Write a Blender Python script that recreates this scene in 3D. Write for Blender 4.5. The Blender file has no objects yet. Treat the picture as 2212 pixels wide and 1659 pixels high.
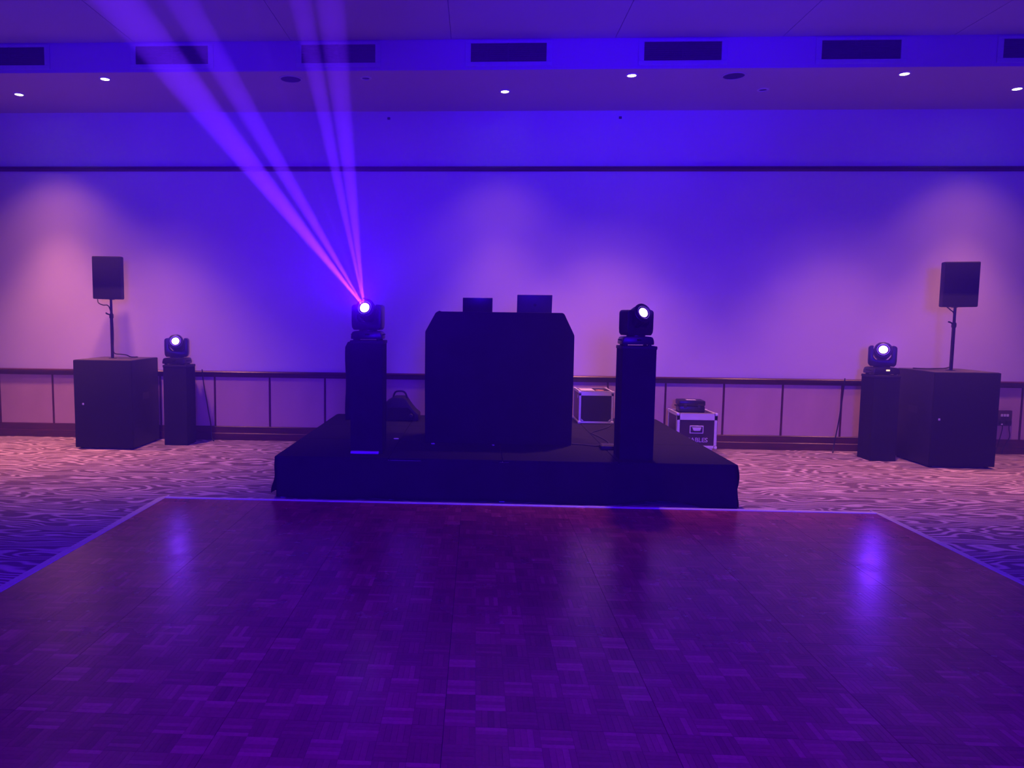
import bpy, bmesh, math, random
from mathutils import Vector, Matrix
random.seed(7)
S = bpy.context.scene
COL = S.collection

# ------------------------------------------------------------------ camera
F_PX, W_PX, H_PX = 1620.0, 2212.0, 1659.0
cam_d = bpy.data.cameras.new('camera')
cam = bpy.data.objects.new('camera', cam_d); COL.objects.link(cam)
RIGHT = Vector((0.99862857, 0.05143812, 0.00975145))
DOWN = Vector((0.01415667, -0.08598486, -0.99619586))
FWD = Vector((-0.05040397, 0.9949677, -0.08659513))
m = Matrix((RIGHT, -DOWN, -FWD)).transposed().to_4x4()
m.translation = Vector((0, 0, 1.6))
cam.matrix_world = m
cam_d.sensor_fit = 'HORIZONTAL'; cam_d.sensor_width = 36
cam_d.lens = F_PX / W_PX * 36
cam_d.shift_x = (W_PX / 2 - 946.249) / W_PX
cam_d.clip_start = 0.05; cam_d.clip_end = 100
S.camera = cam

# ------------------------------------------------------------------ world, view, lights
w = bpy.data.worlds.new('world'); S.world = w; w.use_nodes = True
w.node_tree.nodes['Background'].inputs[0].default_value = (0.02, 0.0, 0.06, 1)
w.node_tree.nodes['Background'].inputs[1].default_value = 0.02
S.view_settings.view_transform = 'Standard'; S.view_settings.look = 'None'
S.view_settings.exposure = 0.0; S.view_settings.gamma = 1.0
S.view_settings.use_curve_mapping = False
CY = S.cycles
CY.max_bounces = 4; CY.diffuse_bounces = 2; CY.glossy_bounces = 2; CY.transmission_bounces = 0; CY.volume_bounces = 0
CY.sample_clamp_indirect = 4.0; CY.use_denoising = True
CY.use_adaptive_sampling = True; CY.adaptive_threshold = 0.02; CY.adaptive_min_samples = 20

def spot(name, loc, target, energy, color, size_deg, blend, radius, parent=None):
    d = bpy.data.lights.new(name, 'SPOT')
    d.energy = energy; d.color = color; d.spot_size = math.radians(size_deg); d.spot_blend = blend
    d.shadow_soft_size = radius
    o = bpy.data.objects.new(name, d); COL.objects.link(o)
    o.location = loc
    o.rotation_euler = (Vector(target) - Vector(loc)).to_track_quat('-Z', 'Y').to_euler()
    return o

BLUE = (0.022, 0.0, 1.0)
WARM = (1.0, 0.33, 0.31)
# unseen blue spots added behind the camera to wash the bulkhead and wall
for x, tx, tz, e in ((-2.6, -4.6, 5.6, 3000), (1.4, 1.9, 5.9, 4300), (5.0, 6.4, 5.6, 2400)):
    spot('added_blue_wash', (x, -1.0, 0.5), (tx, 8.5, tz), e, BLUE, 37, 1.0, 0.2)
spot('added_blue_wash', (0.6, -4.0, 2.6), (0.6, 6.0, 0.4), 6000, (0.026, 0.0, 1.0), 70, 1.0, 0.9)  # added wide blue spot for the lower wall and the haze

# unseen purple-blue spot added above the camera to brighten near floor and carpet
spot('added_floor_wash', (0.4, 0.4, 4.3), (0.4, 2.6, 0), 580, (0.15, 0.0, 1.0), 135, 1.0, 0.12)

# ------------------------------------------------------------------ materials
def new_mat(name):
    mt = bpy.data.materials.new(name); mt.use_nodes = True
    nt = mt.node_tree
    return mt, nt, nt.nodes['Principled BSDF']

def mat(name, color, rough=0.6, metal=0.0, noise=0.0, nscale=8.0, bump=0.0, bscale=200.0, spec=0.5, stretch=(1, 1, 1)):
    mt, nt, b = new_mat(name)
    b.inputs['Roughness'].default_value = rough; b.inputs['Metallic'].default_value = metal
    b.inputs['Specular IOR Level'].default_value = spec
    b.inputs['Base Color'].default_value = (*color, 1)
    tc = nt.nodes.new('ShaderNodeTexCoord'); mp = nt.nodes.new('ShaderNodeMapping')
    mp.inputs['Scale'].default_value = stretch
    nt.links.new(tc.outputs['Object'], mp.inputs[0])
    if noise > 0:
        n = nt.nodes.new('ShaderNodeTexNoise'); n.inputs['Scale'].default_value = nscale; n.inputs['Detail'].default_value = 4
        nt.links.new(mp.outputs[0], n.inputs[0])
        r = nt.nodes.new('ShaderNodeValToRGB')
        r.color_ramp.elements[0].position = 0.3; r.color_ramp.elements[1].position = 0.7
        r.color_ramp.elements[0].color = (*[c * (1 - noise) for c in color], 1)
        r.color_ramp.elements[1].color = (*[min(1, c * (1 + noise)) for c in color], 1)
        nt.links.new(n.outputs['Fac'], r.inputs[0]); nt.links.new(r.outputs[0], b.inputs['Base Color'])
    if bump > 0:
        n2 = nt.nodes.new('ShaderNodeTexNoise'); n2.inputs['Scale'].default_value = bscale; n2.inputs['Detail'].default_value = 3
        nt.links.new(mp.outputs[0], n2.inputs[0])
        bp = nt.nodes.new('ShaderNodeBump'); bp.inputs['Strength'].default_value = bump; bp.inputs['Distance'].default_value = 0.003
        nt.links.new(n2.outputs['Fac'], bp.inputs['Height']); nt.links.new(bp.outputs[0], b.inputs['Normal'])
    return mt

def emis(name, color, strength):
    mt, nt, b = new_mat(name)
    b.inputs['Base Color'].default_value = (*color, 1)
    b.inputs['Emission Color'].default_value = (*color, 1); b.inputs['Emission Strength'].default_value = strength
    mt.cycles.emission_sampling = 'NONE'
    return mt

M = {}
M['wall'] = mat('painted_plaster', (0.80, 0.72, 0.76), 0.75, noise=0.03, nscale=1.5, bump=0.15, bscale=120)
M['ceil'] = mat('ceiling_paint', (0.52, 0.46, 0.52), 0.85, noise=0.03, nscale=1.0)
M['soffit'] = mat('soffit_paint', (0.56, 0.46, 0.52), 0.85, noise=0.03, nscale=1.0)
M['veneer'] = mat('pale_wood_veneer', (0.60, 0.42, 0.36), 0.55, noise=0.07, nscale=3.0, stretch=(1.5, 1, 0.6))
M['mahogany'] = mat('dark_stained_wood', (0.085, 0.022, 0.018), 0.28, noise=0.35, nscale=14, stretch=(0.3, 1, 3))
M['blackcloth'] = mat('black_cloth', (0.018, 0.016, 0.02), 0.9, noise=0.25, nscale=5, bump=0.25, bscale=300, spec=0.2)
M['stagecarpet'] = mat('charcoal_stage_carpet', (0.022, 0.021, 0.028), 0.95, noise=0.25, nscale=40, bump=0.5, bscale=400, spec=0.1)
M['blackpaint'] = mat('textured_black_paint', (0.020, 0.018, 0.022), 0.6, noise=0.25, nscale=30, bump=0.3, bscale=350, spec=0.35)
M['topply'] = mat('scuffed_black_top', (0.070, 0.055, 0.058), 0.55, noise=0.4, nscale=12)
M['grille'] = mat('black_grille_foam', (0.013, 0.012, 0.014), 0.8, noise=0.3, nscale=90, bump=0.4, bscale=500, spec=0.2)
M['plastic'] = mat('black_plastic', (0.016, 0.015, 0.018), 0.35, noise=0.15, nscale=20)
M['rubber'] = mat('black_rubber', (0.012, 0.011, 0.012), 0.6, noise=0.2, nscale=30)
M['alu'] = mat('brushed_aluminium', (0.80, 0.80, 0.84), 0.45, metal=0.15, noise=0.08, nscale=30, stretch=(0.2, 1, 1))
M['ramp'] = mat('grey_ramp_edge', (0.74, 0.70, 0.74), 0.6, metal=0.0, noise=0.08, nscale=18)
M['laminate'] = mat('dark_brown_laminate', (0.030, 0.016, 0.018), 0.4, noise=0.3, nscale=18)
M['whiteplate'] = mat('white_plastic', (0.75, 0.74, 0.72), 0.4, noise=0.04, nscale=10)
M['paper'] = mat('white_paper', (0.80, 0.78, 0.78), 0.8, noise=0.04, nscale=20)
M['sticker'] = mat('orange_sticker', (0.90, 0.48, 0.25), 0.6, noise=0.1, nscale=20)
M['greylaptop'] = mat('dark_grey_aluminium', (0.085, 0.080, 0.090), 0.5, metal=0.3, noise=0.1, nscale=8)
M['bronze'] = mat('bronze_plate', (0.10, 0.065, 0.055), 0.4, metal=0.2, noise=0.2, nscale=20)
M['trimwhite'] = mat('white_metal_ring', (0.70, 0.68, 0.66), 0.5, noise=0.05, nscale=20)
M['ventframe'] = mat('painted_vent_frame', (0.52, 0.50, 0.52), 0.5, noise=0.05, nscale=12)
M['ventdark'] = mat('vent_dark_metal', (0.030, 0.028, 0.034), 0.6, noise=0.2, nscale=20)
M['stencil'] = mat('grey_stencil_paint', (0.66, 0.62, 0.68), 0.8, noise=0.25, nscale=90)
M['tape'] = mat('pale_tape', (0.75, 0.72, 0.75), 0.5, noise=0.05, nscale=30)
M['lens'] = emis('lit_purple_lens', (0.28, 0.09, 1.0), 45)
M['lens_angled'] = emis('lit_purple_lens_angled', (0.34, 0.13, 1.0), 22)
M['lamp'] = emis('lit_downlight_lamp', (1.0, 0.93, 0.72), 14)
M['display'] = emis('lit_display', (1.0, 0.72, 0.35), 1.6)
M['screen'] = mat('dark_glass_screen', (0.01, 0.01, 0.012), 0.1, noise=0.05)

def carpet_mat():
    mt, nt, b = new_mat('wavy_lined_carpet')
    N, L = nt.nodes.new, nt.links.new
    tc = N('ShaderNodeTexCoord')
    mp = N('ShaderNodeMapping'); mp.inputs['Scale'].default_value = (0.62, 1.9, 1)
    L(tc.outputs['Object'], mp.inputs[0])
    n1 = N('ShaderNodeTexNoise'); n1.inputs['Scale'].default_value = 2.3; n1.inputs['Detail'].default_value = 0.8; n1.inputs['Roughness'].default_value = 0.55
    L(mp.outputs[0], n1.inputs[0])
    n2 = N('ShaderNodeTexNoise'); n2.inputs['Scale'].default_value = 4.5; n2.inputs['Detail'].default_value = 1.0
    mp2 = N('ShaderNodeMapping'); mp2.inputs['Scale'].default_value = (0.8, 1.5, 1); mp2.inputs['Location'].default_value = (4, 7, 0)
    L(tc.outputs['Object'], mp2.inputs[0]); L(mp2.outputs[0], n2.inputs[0])
    sx = N('ShaderNodeSeparateXYZ'); L(tc.outputs['Object'], sx.inputs[0])
    def mth(op, a, bb=None, c=None):
        k = N('ShaderNodeMath'); k.operation = op
        for i, v in enumerate((a, bb, c)):
            if v is None: continue
            if isinstance(v, (int, float)): k.inputs[i].default_value = v
            else: L(v, k.inputs[i])
        return k.outputs[0]
    v = mth('MULTIPLY', sx.outputs['Y'], 13.0)
    v = mth('MULTIPLY_ADD', n1.outputs['Fac'], 10.0, v)
    v = mth('MULTIPLY_ADD', n2.outputs['Fac'], 1.6, v)
    s = mth('SINE', mth('MULTIPLY', v, 2 * math.pi))
    # lines of uneven width
    n3 = N('ShaderNodeTexNoise'); n3.inputs['Scale'].default_value = 2.2; n3.inputs['Detail'].default_value = 1
    L(tc.outputs['Object'], n3.inputs[0])
    s = mth('ADD', s, mth('MULTIPLY_ADD', n3.outputs['Fac'], 1.4, -0.95))
    r = N('ShaderNodeValToRGB'); L(mth('MULTIPLY_ADD', s, 0.5, 0.5), r.inputs[0])
    e = r.color_ramp.elements
    e[0].position = 0.30; e[0].color = (0.31, 0.22, 0.25, 1); e[1].position = 0.85; e[1].color = (0.92, 0.74, 0.78, 1)
    n4 = N('ShaderNodeTexNoise'); n4.inputs['Scale'].default_value = 160; n4.inputs['Detail'].default_value = 2
    L(tc.outputs['Object'], n4.inputs[0])
    mx = N('ShaderNodeMixRGB'); mx.blend_type = 'MULTIPLY'; mx.inputs[0].default_value = 0.5
    L(r.outputs[0], mx.inputs[1]); L(n4.outputs['Fac'], mx.inputs[2])
    br = N('ShaderNodeBrightContrast'); br.inputs['Bright'].default_value = 0.0
    L(mx.outputs[0], br.inputs[0]); L(br.outputs[0], b.inputs['Base Color'])
    bp = N('ShaderNodeBump'); bp.inputs['Strength'].default_value = 0.5; bp.inputs['Distance'].default_value = 0.004
    L(n4.outputs['Fac'], bp.inputs['Height']); L(bp.outputs[0], b.inputs['Normal'])
    b.inputs['Roughness'].default_value = 0.95; b.inputs['Specular IOR Level'].default_value = 0.1
    return mt
M['carpet'] = carpet_mat()

def parquet_mat():
    mt, nt, b = new_mat('lacquered_parquet')
    N, L = nt.nodes.new, nt.links.new
    at = N('ShaderNodeAttribute'); at.attribute_name = 'tone'
    r = N('ShaderNodeValToRGB'); L(at.outputs['Fac'], r.inputs[0])
    e = r.color_ramp.elements
    e[0].position = 0.0; e[0].color = (0.20, 0.028, 0.042, 1); e[1].position = 1.0; e[1].color = (0.56, 0.11, 0.15, 1)
    k = r.color_ramp.elements.new(0.6); k.color = (0.35, 0.055, 0.08, 1)
    tc = N('ShaderNodeTexCoord')
    n = N('ShaderNodeTexNoise'); n.inputs['Scale'].default_value = 60; n.inputs['Detail'].default_value = 4
    L(tc.outputs['Object'], n.inputs[0])
    mx = N('ShaderNodeMixRGB'); mx.blend_type = 'OVERLAY'; mx.inputs[0].default_value = 0.25
    L(r.outputs[0], mx.inputs[1]); L(n.outputs['Fac'], mx.inputs[2]); L(mx.outputs[0], b.inputs['Base Color'])
    n2 = N('ShaderNodeTexNoise'); n2.inputs['Scale'].default_value = 4; n2.inputs['Detail'].default_value = 5
    L(tc.outputs['Object'], n2.inputs[0])
    mr = N('ShaderNodeMapRange'); mr.inputs['To Min'].default_value = 0.20; mr.inputs['To Max'].default_value = 0.32
    L(n2.outputs['Fac'], mr.inputs[0]); L(mr.outputs[0], b.inputs['Roughness'])
    b.inputs['Specular IOR Level'].default_value = 0.45
    return mt
M['parquet'] = parquet_mat()

# ------------------------------------------------------------------ mesh helpers
class MB:
    def __init__(self): self.bm = bmesh.new()
    def box(self, x0, x1, y0, y1, z0, z1, bev=0.0, seg=2, mtx=None):
        r = bmesh.ops.create_cube(self.bm, size=1.0)
        vs = r['verts']
        for v in vs:
            v.co = Vector((x0 + (v.co.x + .5) * (x1 - x0), y0 + (v.co.y + .5) * (y1 - y0), z0 + (v.co.z + .5) * (z1 - z0)))
        if bev > 0:
            es = list({e for v in vs for e in v.link_edges})
            rb = bmesh.ops.bevel(self.bm, geom=es, offset=bev, segments=seg, profile=0.5, affect='EDGES')
            vs = rb['verts']
        if mtx is not None: bmesh.ops.transform(self.bm, matrix=mtx, verts=list(vs))
        return self
    def lathe(self, origin, axis, prof, n=24):
        # prof: list of (distance along axis, radius)
        a = Vector(axis).normalized()
        u = a.orthogonal().normalized(); v = a.cross(u)
        rings = []
        for t, r in prof:
            c = Vector(origin) + a * t
            if r < 1e-6: rings.append([self.bm.verts.new(c)])
            else: rings.append([self.bm.verts.new(c + (u * math.cos(2 * math.pi * i / n) + v * math.sin(2 * math.pi * i / n)) * r) for i in range(n)])
        for A, B in zip(rings, rings[1:]):
            for i in range(n):
                j = (i + 1) % n
                if len(A) == 1 and len(B) == 1: continue
                if len(A) == 1: f = [A[0], B[j], B[i]]
                elif len(B) == 1: f = [A[i], A[j], B[0]]
                else: f = [A[i], A[j], B[j], B[i]]
                self.bm.faces.new(f)
        for rg, flip in ((rings[0], True), (rings[-1], False)):
            if len(rg) > 1: self.bm.faces.new(rg[::-1] if flip else rg)
        return self
    def cyl(self, p0, p1, r0, r1=None, n=20):
        p0, p1 = Vector(p0), Vector(p1)
        return self.lathe(p0, p1 - p0, [(0, r0), ((p1 - p0).length, r0 if r1 is None else r1)], n)
    def tube(self, pts, r, n=8, sub=6):
        P = [Vector(p) for p in pts]
        # Catmull-Rom
        Q = []
        for i in range(len(P) - 1):
            p0 = P[max(i - 1, 0)]; p1 = P[i]; p2 = P[i + 1]; p3 = P[min(i + 2, len(P) - 1)]
            for k in range(sub):
                t = k / sub
                Q.append(0.5 * ((2 * p1) + (p2 - p0) * t + (2 * p0 - 5 * p1 + 4 * p2 - p3) * t * t + (3 * p1 - p0 - 3 * p2 + p3) * t ** 3))
        Q.append(P[-1])
        rings = []; u = None
        for i, q in enumerate(Q):
            d = (Q[min(i + 1, len(Q) - 1)] - Q[max(i - 1, 0)]).normalized()
            if u is None: u = d.orthogonal().normalized()
            u = (u - d * u.dot(d)).normalized(); v = d.cross(u)
            rings.append([self.bm.verts.new(q + (u * math.cos(2 * math.pi * k / n) + v * math.sin(2 * math.pi * k / n)) * r) for k in range(n)])
        for A, B in zip(rings, rings[1:]):
            for k in range(n): self.bm.faces.new([A[k], A[(k + 1) % n], B[(k + 1) % n], B[k]])
        self.bm.faces.new(rings[0][::-1]); self.bm.faces.new(rings[-1])
        return self
    def prism(self, poly, axis, a0, a1, bev=0.0, mtx=None):
        # poly: 2D points in the other two axes (cyclic order), extruded along axis
        def P(p, a):
            if axis == 'x': return Vector((a, p[0], p[1]))
            if axis == 'y': return Vector((p[0], a, p[1]))
            return Vector((p[0], p[1], a))
        A = [self.bm.verts.new(P(p, a0)) for p in poly]; B = [self.bm.verts.new(P(p, a1)) for p in poly]
        fs = [self.bm.faces.new(A[::-1]), self.bm.faces.new(B)]
        n = len(poly)
        for i in range(n): fs.append(self.bm.faces.new([A[i], A[(i + 1) % n], B[(i + 1) % n], B[i]]))
        vs = A + B
        bmesh.ops.recalc_face_normals(self.bm, faces=fs)
        if bev > 0:
            es = list({e for v in vs for e in v.link_edges})
            vs = bmesh.ops.bevel(self.bm, geom=es, offset=bev, segments=2, profile=0.5, affect='EDGES')['verts']
        if mtx is not None: bmesh.ops.transform(self.bm, matrix=mtx, verts=list(vs))
        return self
    def grid(self, fn, nu, nv):
        vs = [[self.bm.verts.new(fn(i / nu, j / nv)) for j in range(nv + 1)] for i in range(nu + 1)]
        for i in range(nu):
            for j in range(nv): self.bm.faces.new([vs[i][j], vs[i + 1][j], vs[i + 1][j + 1], vs[i][j + 1]])
        return self

def tag(o, label=None, cat=None, group=None, kind=None):
    if label: o['label'] = label
    if cat: o['category'] = cat
    if group: o['group'] = group
    if kind: o['kind'] = kind
    return o

def wloc(o):
    v = Vector((0, 0, 0))
    while o is not None: v += Vector(o.location); o = o.parent
    return v

def build(name, mb, material, parent=None, smooth=False, origin=None):
    """One mesh object from geometry given in world coordinates; origin at the parent's base, or at 'origin'."""
    bm = mb.bm
    bmesh.ops.recalc_face_normals(bm, faces=bm.faces)
    base = wloc(parent) if parent else Vector((0, 0, 0))
    org = Vector(origin) if origin is not None else base
    bmesh.ops.translate(bm, vec=-org, verts=bm.verts)
    me = bpy.data.meshes.new(name); bm.to_mesh(me); bm.free()
    me.materials.append(material)
    if smooth:
        me.polygons.foreach_set('use_smooth', [True] * len(me.polygons))
        try: me.set_sharp_from_angle(angle=math.radians(38))
        except Exception: pass
    o = bpy.data.objects.new(name, me); COL.objects.link(o)
    o.location = org - base
    if parent: o.parent = parent
    return o

def thing(name, loc, label, cat, group=None):
    o = bpy.data.objects.new(name, None); COL.objects.link(o); o.location = loc; o.empty_display_size = 0.1
    return tag(o, label, cat, group)

def place(me_obj, name, loc, parent):
    """A copy of a piece that shares its mesh data, set at a world position under a parent."""
    o = me_obj.copy(); o.name = name; COL.objects.link(o)
    o.parent = parent; o.location = Vector(loc) - (wloc(parent) if parent else Vector((0, 0, 0)))
    return o

# ------------------------------------------------------------------ the room
XL, XR, YB, YW, ZC = -9.4, 10.2, -8.0, 9.55, 4.47
SOF_Y, SOF_Z = 8.01, 4.165

def struct(name, mb, material, label, parent=None, **k):
    o = build(name, mb, material, parent, **k)
    if parent is None: tag(o, label, None, None, 'structure')
    return o

floor = struct('floor', MB().box(XL, XR, YB, YW + 0.2, -0.2, 0), M['carpet'], 'patterned carpet with pale wavy lines')
wall = struct('wall_back', MB().box(XL, XR, YW, YW + 0.2, 0, SOF_Z), M['wall'], 'plain pale wall behind the stage')
struct('wall_left', MB().box(XL - 0.2, XL, YB, YW + 0.2, 0, ZC), M['wall'], 'plain pale wall at the left')
struct('wall_right', MB().box(XR, XR + 0.2, YB, YW + 0.2, 0, ZC), M['wall'], 'plain pale wall at the right')
struct('wall_front', MB().box(XL - 0.2, XR + 0.2, YB - 0.2, YB, 0, ZC), M['wall'], 'plain pale wall at the far end of the hall')
struct('ceiling_soffit', MB().box(XL, XR, SOF_Y, YW + 0.2, SOF_Z, ZC + 0.2), M['soffit'], 'lowered ceiling strip along the wall with downlights')
ceil = struct('ceiling', MB().box(XL, XR, YB, SOF_Y, ZC + 0.012, ZC + 0.2), M['ceil'], 'flat painted ceiling made of large boards')
# ceiling boards with thin open joints
pitch = 1.672
x0s = -0.303 - 6 * pitch
bw, bd = pitch - 0.007, 2.393
proto = None
for i in range(13):
    for j in range(2):
        bx, by = x0s + i * pitch, SOF_Y - (j + 1) * 2.4
        xa, xb = max(bx, XL), min(bx + pitch, XR)
        if xb - xa < 0.3: continue
        build('ceiling_board', MB().box(xa + .0035, xb - .0035, by + .0035, by + 2.3965, ZC, ZC + 0.014), M['ceil'], ceil, origin=(xa, by, ZC))

# picture rail, chair rail, baseboard
def rail(name, prof, label):
    return struct(name, MB().prism([(YW - d, z) for d, z in prof], 'x', XL, XR), M['mahogany'], label)
rail('trim_1', [(-0.0, 3.433), (0.018, 3.433), (0.026, 3.445), (0.040, 3.452), (0.046, 3.468), (0.040, 3.484), (0.026, 3.492), (0, 3.492)], 'thin dark wooden picture rail high on the wall')
rail('trim_2', [(0, 0.822), (0.020, 0.822), (0.024, 0.858), (0.036, 0.868), (0.050, 0.876), (0.054, 0.886), (0.046, 0.896), (0.030, 0.901), (0, 0.901)], 'dark polished chair rail above the pale panels')
rail('baseboard_back', [(0, 0), (0.032, 0), (0.032, 0.086), (0.026, 0.092), (0.018, 0.094), (0.018, 0.172), (0.010, 0.180), (0, 0.180)], 'tall two-step dark wooden baseboard')
# wainscot panels and the dark strips between them
STEP, PX0 = 0.7217, -6.273
k0, k1 = -4, 22
pan = bat = None
for k in range(k0, k1):
    xa = PX0 + k * STEP
    loc = (xa, YW, 0.5)
    if pan is None:
        pan = build('wall_panel', MB().box(xa + .011, xa + STEP - .011, YW - 0.010, YW, 0.180, 0.822, 0.003, 1), M['veneer'], wall, origin=loc)
        bat = build('panel_strip', MB().box(xa - .0105, xa + .0105, YW - 0.016, YW, 0.180, 0.822, 0.002, 1), M['mahogany'], wall, origin=loc)
    else:
        place(pan, 'wall_panel', loc, wall); place(bat, 'panel_strip', loc, wall)

# ------------------------------------------------------------------ bulkhead air vents
def make_vent(x):
    xa, xb, za, zb = x, x + 0.775, 4.243, 4.428
    t = thing('air_vent', (x, SOF_Y, 4.243), '', 'vent', 'row of vents in the bulkhead')
    y = SOF_Y
    fr = MB()
    o = 0.058
    fr.box(xa - o, xb + o, y - .014, y, zb, zb + 0.028, .003, 1); fr.box(xa - o, xb + o, y - .014, y, za - 0.045, za, .003, 1)
    fr.box(xa - o, xa, y - .014, y, za, zb, .003, 1); fr.box(xb, xb + o, y - .014, y, za, zb, .003, 1)
    build('vent_frame', fr, M['ventframe'], t)
    build('vent_backing', MB().box(xa, xb, y - .0035, y - .0005, za, zb), M['ventdark'], t)
    build('vent_divider', MB().box((xa + xb) / 2 - .006, (xa + xb) / 2 + .006, y - .012, y - .003, za, zb), M['ventdark'], t)
    for i in range(9):
        z = za + 0.011 + i * 0.0204
        mt = Matrix.Translation((0, y - .008, z)) @ Matrix.Rotation(math.radians(-35), 4, 'X') @ Matrix.Translation((0, -(y - .008), -z))
        build('slat', MB().box(xa + .002, xb - .002, y - .013, y - .004, z - .0016, z + .0016, mtx=mt), M['ventdark'], t)
    return t
VL = ['dark louvred vent at the far left end of the bulkhead', 'dark louvred vent crossed by the widest light beam',
      'dark louvred vent mostly veiled by the narrow light beams', 'dark louvred vent above the first laptop, next to right of the beams',
      'dark louvred vent above the lamp on the right stage plinth', 'dark louvred vent second from the right end of the bulkhead',
      'dark louvred vent cut by the right picture edge']
for i in range(7):
    v = make_vent(-0.10 + (i - 3) * 1.7655); v['label'] = VL[i]

# ------------------------------------------------------------------ downlights, ceiling speakers, hooks
def downlight(x, y, label, lit):
    t = thing('downlight', (x, y, SOF_Z), label, 'downlight', 'recessed downlights in the soffit')
    build('trim_ring', MB().lathe((x, y, SOF_Z + .001), (0, 0, -1), [(0, .062), (.006, .062), (.010, .055), (.010, .046), (.002, .044)], 28), M['trimwhite'], t, True)
    if lit:
        build('lamp', MB().lathe((x, y, SOF_Z + .002), (0, 0, -1), [(0, .040), (.010, .040), (.014, .030), (.016, 0)], 24), M['lamp'], t, True)
        l = spot('downlight_light', (x, y, SOF_Z - .03), (x, y, 0), lit, WARM, 62 if y > 8.5 else 82, 1.0, 0.10)
        l.parent = t; l.location = (0, 0, -.03)
        l = spot('downlight_spill', (x, y, SOF_Z - .03), (x, y, 0), lit * .26, WARM, 100, 1.0, 0.10)
        l.parent = t; l.location = (0, 0, -.03)
    else:
        build('lamp', MB().lathe((x, y, SOF_Z + .002), (0, 0, -1), [(0, .040), (.004, .040), (.006, 0)], 24), M['ventdark'], t, True)
    return t
DL = 370
downlight(-5.371, 8.745, 'glowing downlight nearest the left picture edge', DL * 1.5)
downlight(-4.071, 8.206, 'glowing downlight left of the widest light beam', DL * 1.1)
downlight(0.281, 8.735, 'glowing downlight above the laptops on the booth', DL * 0.55)
downlight(1.585, 8.200, 'glowing downlight under the vent above the right stage plinth', DL * 1.25)
downlight(4.363, 8.206, 'glowing downlight under the second vent from the right', DL * 1.0)
downlight(5.848, 8.738, 'glowing downlight at the right picture edge', DL * 1.0)
downlight(-1.226, 8.244, 'unlit downlight just right of the light beams', 0)
downlight(3.129, 8.732, 'unlit downlight right of the round ceiling speaker', 0)
for x, y, lab in ((2.649, 8.245, 'round dark ceiling speaker grille between the two right lit downlights'),
                  (-2.043, 8.259, 'round dark ceiling speaker grille behind the light beams')):
    t = thing('ceiling_speaker', (x, y, SOF_Z), lab, 'speaker', 'speakers set into the soffit')
    build('speaker_rim', MB().lathe((x, y, SOF_Z + .001), (0, 0, -1), [(0, .125), (.006, .125), (.009, .118), (.009, .108), (.002, .106)], 32), M['soffit'], t, True)
    build('speaker_grille', MB().lathe((x, y, SOF_Z + .002), (0, 0, -1), [(0, .107), (.006, .107), (.010, .08), (.011, 0)], 32), M['ventdark'], t, True)
for x, lab in ((-1.13, 'small dark hook high on the wall near the beams'), (1.723, 'small dark hook high on the wall right of centre')):
    t = thing('wall_hook', (x, YW, 4.08), lab, 'hook', 'hooks under the soffit')
    build('hook_plate', MB().box(x - .018, x + .018, YW - .006, YW, 4.065, 4.095, .002, 1), M['ventdark'], t)
    build('hook_arm', MB().tube([(x, YW - .004, 4.085), (x, YW - .03, 4.08), (x, YW - .036, 4.07), (x, YW - .03, 4.062)], .004), M['ventdark'], t, True)

# ------------------------------------------------------------------ dance floor
DX0, DX1, DY1, DZ = -2.676, 3.321, 6.257, 0.030
NPX, NPY = 7, 7
PW, PD = (DX1 - DX0) / NPX, 0.870
DY0 = DY1 - NPY * PD
df = thing('dance_floor', ((DX0 + DX1) / 2, (DY0 + DY1) / 2, 0), 'large portable dance floor of dark lacquered parquet panels', 'dance floor')
panels = {}
pproto = None
for i in range(NPX):
    for j in range(NPY):
        xa, ya = DX0 + i * PW, DY0 + j * PD
        loc = (xa, ya, 0)
        if pproto is None:
            pproto = build('floor_panel', MB().box(xa + .0004, xa + PW - .0004, ya + .0004, ya + PD - .0004, 0.0, DZ - .006), M['laminate'], df, origin=loc)
            panels[i, j] = pproto
        else: panels[i, j] = place(pproto, 'floor_panel', loc, df)
NB = 7
BW, BD = (PW - .0014) / NB, (PD - .0014) / NB

def strip_boxes(bm, lay, x, y, horiz, rng, w_, d_):
    tone0 = rng.random()
    for s in range(5):
        if horiz: a = (x, x + w_, y + d_ * s / 5, y + d_ * (s + 1) / 5)
        else: a = (x + w_ * s / 5, x + w_ * (s + 1) / 5, y, y + d_)
        g = .00035
        xa, xb, ya, yb = a[0] + g, a[1] - g, a[2] + g, a[3] - g
        zs = [DZ - rng.random() * .00022 for _ in range(4)]
        b0 = [bm.verts.new((px, py, DZ - .007)) for px, py in ((xa, ya), (xb, ya), (xb, yb), (xa, yb))]
        t0 = [bm.verts.new((px, py, z)) for (px, py), z in zip(((xa, ya), (xb, ya), (xb, yb), (xa, yb)), zs)]
        fs = [bm.faces.new(t0)] + [bm.faces.new([b0[q], b0[(q + 1) % 4], t0[(q + 1) % 4], t0[q]]) for q in range(4)]
        tone = min(1, max(0, 0.42 * tone0 + 0.45 * rng.random() ** 1.6 + 0.06))
        for f in fs: f[lay] = tone

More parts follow.
